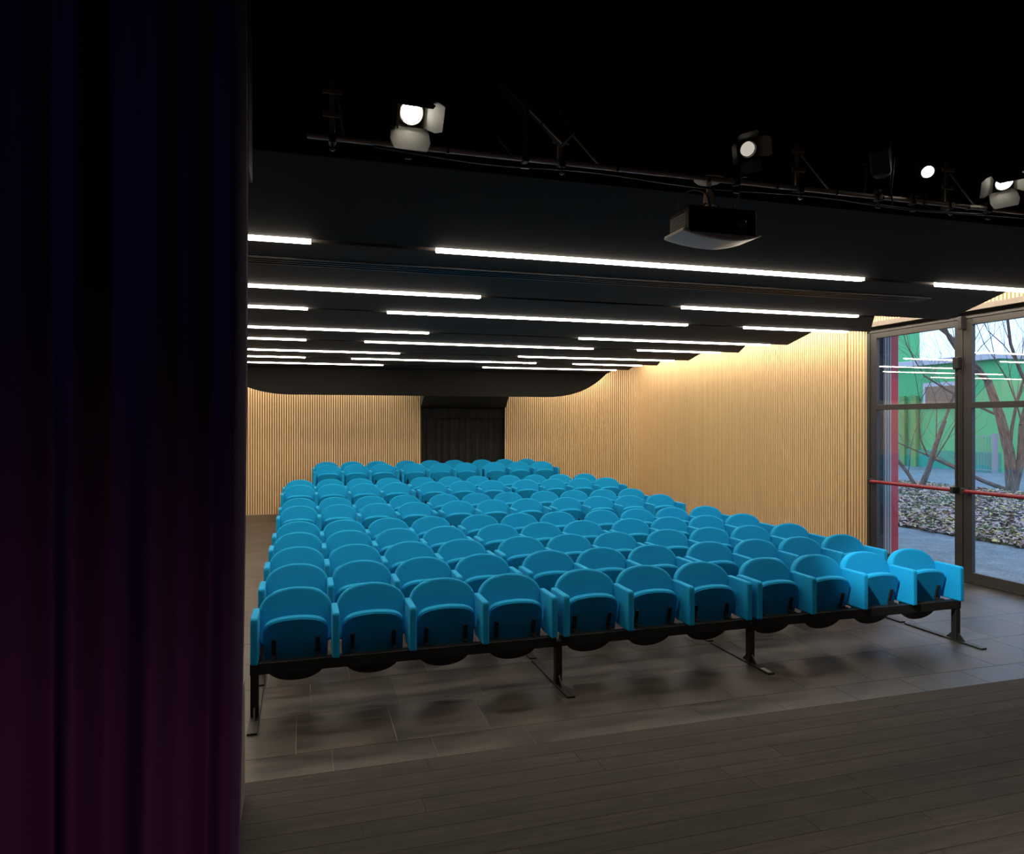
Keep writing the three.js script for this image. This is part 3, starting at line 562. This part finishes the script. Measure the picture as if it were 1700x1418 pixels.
// two small colour wash lamps on the stage side of the curtain, out of frame: their red and blue light tints its folds
function washLamp(x, y, D, to, color, power, label) {
  const o = tag(group('wash_lamp', x, y, -D), label, 'stage lamp'), dir = V(to[0] - x, to[1] - y, D - to[2]).normalize(), q = aimBasis(dir);
  const b = new THREE.CylinderGeometry(0.085, 0.07, 0.15, 24); b.rotateX(Math.PI / 2); b.translate(0, 0, -0.08); b.applyQuaternion(q); mesh('housing', b, lampBlack, o);
  const f = new THREE.CylinderGeometry(0.078, 0.078, 0.008, 24); f.rotateX(Math.PI / 2); f.translate(0, 0, -0.002); f.applyQuaternion(q); mesh('lens', f, std({ color: 0x000000, emissive: color, emissiveIntensity: 1 }), o);
  mesh('bracket', y < 1.5 ? [rbox(-0.09, 0.09, STAGE_Y - y + 0.002, STAGE_Y - y + 0.014, -0.06, 0.06, 0.003, 1), rod(V(0, STAGE_Y - y + 0.01, 0.07), V(0, 0, 0.07), 0.012)] : [rod(V(0, 0, 0.07), V(0, TOP - y, 0.07), 0.012)], blackSteel, o);
  const l = new THREE.SpotLight(color, power, 0, 0.75, 0.9, 2); l.name = 'spot_light'; l.castShadow = true; l.shadow.radius = 4; l.position.copy(dir.clone().multiplyScalar(0.012)); o.add(l);
  const aim = new THREE.Object3D(); aim.name = 'aim_point'; aim.position.copy(dir.clone().multiplyScalar(2)); o.add(aim); l.target = aim;
}
washLamp(0.25, STAGE_Y + 0.14, 0.35, [-0.75, 0.75, 2.2], lin(1, 0.26, 0.42), 2.6, 'small red wash lamp on the stage floor facing the curtain');
washLamp(-1.9, 3.7, 0.3, [-0.55, 1.8, 2.2], lin(0.36, 0.2, 1), 1.25, 'small blue wash lamp hung above the stage facing the curtain');

// ---------------------------------------------------------------- outside
const fAsph = noiseField(256, 256, [[128, 128, 2], [60, 60, 1], [8, 8, 1.2]]);
const asphMap = texture(256, 256, (i) => lerp3([98, 98, 98], [136, 136, 134], (fAsph[i] - 0.3) * 2.2));
const asphalt = std({ map: asphMap, color: lin(0.75, 0.9, 1.0), roughness: 0.9 });
const fSoil = noiseField(256, 256, [[120, 120, 2], [40, 40, 1.5], [9, 9, 1.6]]);
const soil = std({ map: texture(256, 256, (i) => lerp3([92, 80, 66], [140, 126, 104], (fSoil[i] - 0.3) * 2.2)), roughness: 1 });
struct(mesh('ground', metreUV(box(WR + 0.26, 90, -0.3, -0.035, -70, 20), 0, 0, 0.5), asphalt), 'grey paved ground outside the glass doors');
struct(mesh('lawn', metreUV(box(11.2, 19.6, -0.2, -0.02, -34, 6), 0, 0, 0.6), soil), 'lawn strip covered in fallen leaves outside');
{
  const leaf = new THREE.BufferGeometry();
  leaf.setAttribute('position', new THREE.Float32BufferAttribute([0, 0, -0.06, 0.04, 0.022, 0, 0, 0.006, 0.065, -0.04, 0.026, 0.005], 3)); leaf.setIndex([0, 2, 1, 0, 3, 2]); leaf.computeVertexNormals();
  const N = 30000, im = new THREE.InstancedMesh(leaf, std({ color: 0xffffff, roughness: 0.9, side: THREE.DoubleSide }), N), m = new THREE.Matrix4(), e = new THREE.Euler(), q = new THREE.Quaternion(), c = new THREE.Color();
  const tones = [[0.4, 0.31, 0.25], [0.34, 0.22, 0.18], [0.48, 0.38, 0.14], [0.24, 0.15, 0.13], [0.42, 0.35, 0.31], [0.33, 0.21, 0.2]];
  for (let i = 0; i < N; i++) {
    const s = rr(0.7, 1.5); e.set(rr(-0.5, 0.5), rr(0, 6.28), rr(-0.5, 0.5)); q.setFromEuler(e);
    m.compose(V(11.2 + 8.4 * Math.pow(rnd(), 1.1) + rr(-0.1, 0.1), -0.012 + rr(0, 0.03), -rr(5.5, 24)), q, V(s, s, s)); im.setMatrixAt(i, m);
    const t = tones[Math.floor(rnd() * 6)], k = rr(0.75, 1.25); im.setColorAt(i, c.setRGB(t[0] * k, t[1] * k, t[2] * k));
  }
  im.name = 'fallen_leaves'; im.userData = { kind: 'stuff', label: 'dry brown and yellow leaves scattered over the lawn', category: 'leaves' }; shade(im); scene.add(im);
  // grass tufts
  const blade = new THREE.BufferGeometry(); blade.setAttribute('position', new THREE.Float32BufferAttribute([-0.008, 0, 0, 0.008, 0, 0, 0.01, 0.11, 0.03], 3)); blade.setIndex([0, 1, 2]); blade.computeVertexNormals();
  const M = 9000, gm = new THREE.InstancedMesh(blade, std({ color: 0xffffff, roughness: 0.9, side: THREE.DoubleSide }), M);
  const cen = []; for (let i = 0; i < 160; i++) cen.push([rr(11.3, 19.4), -rr(6, 23), rr(0.15, 0.6)]);
  for (let i = 0; i < M; i++) {
    const k = cen[Math.floor(rnd() * cen.length)], a = rnd() * 6.28, r = k[2] * Math.sqrt(rnd()), s = rr(0.6, 1.3);
    e.set(rr(-0.3, 0.3), rnd() * 6.28, rr(-0.3, 0.3)); q.setFromEuler(e); m.compose(V(k[0] + Math.cos(a) * r, -0.02, k[1] + Math.sin(a) * r), q, V(s, s, s)); gm.setMatrixAt(i, m);
    gm.setColorAt(i, c.setRGB(rr(0.08, 0.16), rr(0.16, 0.28), rr(0.05, 0.09)));
  }
  gm.name = 'grass'; gm.userData = { kind: 'stuff', label: 'short green grass growing between the fallen leaves', category: 'grass' }; shade(gm); scene.add(gm);
}
// red post and grey slatted reveal beside the doors
{
  const grey = std({ color: lin(0.3, 0.27, 0.27), roughness: 0.7 }), o = struct(group('trim_2'), 'grey slatted outer reveal beside the glass doors'), list = [];
  mesh('backing', box(WR + 0.12, 8.5, 0, 4.2, -DOOR_A - 0.12, -DOOR_A - 0.06), grey, o);
  for (let x = WR + 0.13; x < 8.44; x += 0.045) list.push(box(x, x + 0.03, 0, 4.2, -DOOR_A - 0.06, -DOOR_A - 0.04));
  mesh('slats', list, grey, o).userData.kind = 'stuff';
  tag(mesh('red_post', rbox(8.44, 8.57, -0.03, 4.2, -DOOR_A - 0.2, -DOOR_A - 0.05, 0.006), std({ color: lin(0.42, 0.02, 0.03), roughness: 0.45 })), 'red painted outer post beside the glass doors', 'post');
}
const green = std({ color: lin(0.1, 0.44, 0.17), roughness: 0.8 }), greenDark = std({ color: lin(0.04, 0.3, 0.2), roughness: 0.8 }), paleStone = std({ color: lin(0.55, 0.52, 0.55), roughness: 0.8 }), shutter = std({ color: lin(0.3, 0.17, 0.1), roughness: 0.8 });
{
  const FX = 27, o = tag(group('green_building', FX, 0, -27), 'bright green building across the yard with taller left wing', 'building');
  mesh('tall_wing', box(0, 3, -0.1, 6.6, -1.77, -12), green, o);
  mesh('low_wing', box(0.1, 8, -0.1, 4.55, -1.75, 5.0), green, o);
  mesh('parapet', rbox(-0.15, 8, 4.55, 4.8, -1.75, 5.1, 0.02, 1), paleStone, o);
  for (const z of [0.1, 0.75]) mesh('pilaster', box(-0.14, 0, -0.1, 3.2, z, z + 0.28), std({ color: lin(0.16, 0.3, 0.09), roughness: 0.8 }), o);
  mesh('base_band', box(-0.03, 0.1, -0.1, 0.75, -1.75, 5.0), greenDark, o);
  const w = mesh('window_frame', box(-0.06, 0.1, 2.65, 3.75, 1.35, 3.25), paleStone, o); mesh('window_shutter', box(-0.1, -0.05, 2.72, 3.58, 1.5, 3.12), shutter, w);
}
{
  const o = tag(group('pale_wall', 33, 0, -22), 'pale painted wall beyond the yard gate with yellow and grey patches', 'wall');
  mesh('masonry', box(0, 0.3, -0.1, 2.7, -6, 14), std({ color: lin(0.55, 0.52, 0.6), roughness: 0.8 }), o);
  for (let i = 0; i < 26; i++) { const y = rr(0.6, 2.3), z = rr(-4, 6); mesh('paint_patch', box(-0.012, 0, y, y + rr(0.1, 0.35), z, z + rr(0.25, 0.7)), std({ color: i % 3 ? lin(0.25, 0.25, 0.33) : lin(0.6, 0.48, 0.08), roughness: 0.8 }), o); }
  const b = tag(group('brick_building', 44, 0, -26), 'reddish brick building far behind the pale wall', 'building');
  mesh('wall', box(0, 8, -0.1, 6.2, -4, 16), std({ color: lin(0.26, 0.14, 0.12), roughness: 0.9 }), b); mesh('cornice', box(-0.3, 8, 6.2, 6.5, -4.2, 16.2), paleStone, b);
  for (let i = 0; i < 5; i++) { const f = mesh('window_frame', box(-0.06, 0, 3.2, 4.6, -2 + i * 3.2, -0.6 + i * 3.2), paleStone, b); mesh('pane', box(-0.08, -0.06, 3.3, 4.5, -1.9 + i * 3.2, -0.7 + i * 3.2), darkPlastic, f); }
}
{
  const o = tag(group('yard_gate', 26.4, 0, -22.3), 'grey vertical-bar gate with thick post before the green building', 'gate'), gm = std({ color: lin(0.28, 0.28, 0.3), roughness: 0.6, metalness: 0.3 });
  for (let i = 0; i < 8; i++) mesh('bar', rod(V(0, 0.05, -0.55 + i * 0.13), V(0, 1.42, -0.55 + i * 0.13), 0.014, 0.014, 6), gm, o);
  mesh('top_rail', rbox(-0.02, 0.02, 1.4, 1.44, -0.6, 0.5, 0.004, 1), gm, o); mesh('bottom_rail', rbox(-0.02, 0.02, 0.05, 0.09, -0.6, 0.5, 0.004, 1), gm, o);
  mesh('post', rbox(-0.08, 0.08, -0.05, 1.55, 0.5, 0.66, 0.01, 1), gm, o);
}
// bare trees
const barkTex = noiseField(128, 128, [[30, 4, 2], [60, 12, 1.5], [6, 6, 1]]);
const bark = std({ map: texture(128, 128, (i) => lerp3([84, 66, 56], [134, 110, 96], (barkTex[i] - 0.3) * 2.2)), roughness: 0.95 });
function tree(x, d, stems, label) {
  const o = tag(group('bare_tree', x, -0.05, -d), label, 'tree'), thick = [], thin = [];
  const grow = (p, dir, r, len, depth) => {
    const n = 3; let a = p.clone(), dd = dir.clone(), ra = r;
    for (let i = 0; i < n; i++) {
      dd.add(V(rr(-0.22, 0.22), rr(-0.08, 0.16), rr(-0.22, 0.22))).normalize(); const b = a.clone().addScaledVector(dd, len / n), rb = ra * 0.86;
      (r > 0.05 ? thick : thin).push(rod(a, b, ra, rb, r > 0.05 ? 8 : 4)); a = b; ra = rb;
      if (depth > 0 && i < n - 1) grow(a, dd.clone().add(V(rr(-0.9, 0.9), rr(-0.1, 0.7), rr(-0.9, 0.9))).normalize(), ra * 0.36, len * 0.7, depth - 1);
    }
    if (depth > 0) for (let k = 0; k < 2; k++) grow(a, dd.clone().add(V(rr(-0.7, 0.7), rr(-0.2, 0.5), rr(-0.7, 0.7))).normalize(), ra * 0.68, len * 0.78, depth - 1);
  };
  for (const [dx, dy, dz, r, len, dep] of stems) grow(V(0, 0, 0), V(dx, dy, dz).normalize(), r, len, dep);
  mesh('trunk', thick, bark, o); mesh('branches', thin, bark, o);
}
tree(20.0, 15.9, [[-0.12, 1, -0.14, 0.17, 3.4, 4], [0.05, 1, 0.2, 0.13, 3.0, 4], [-0.5, 0.35, -0.6, 0.07, 2.4, 3]], 'bare leaning tree with forked trunk on the leafy lawn');
tree(17.3, 16.6, [[0.1, 1, 0.2, 0.09, 2.2, 4], [-0.3, 0.8, -0.5, 0.06, 1.8, 3]], 'thin bare tree before the green building');
tree(18.3, 13.2, [[0.0, 1, 0.05, 0.1, 3.2, 4]], 'bare tree on the lawn farther from the red post');

renderer.render(scene, camera);
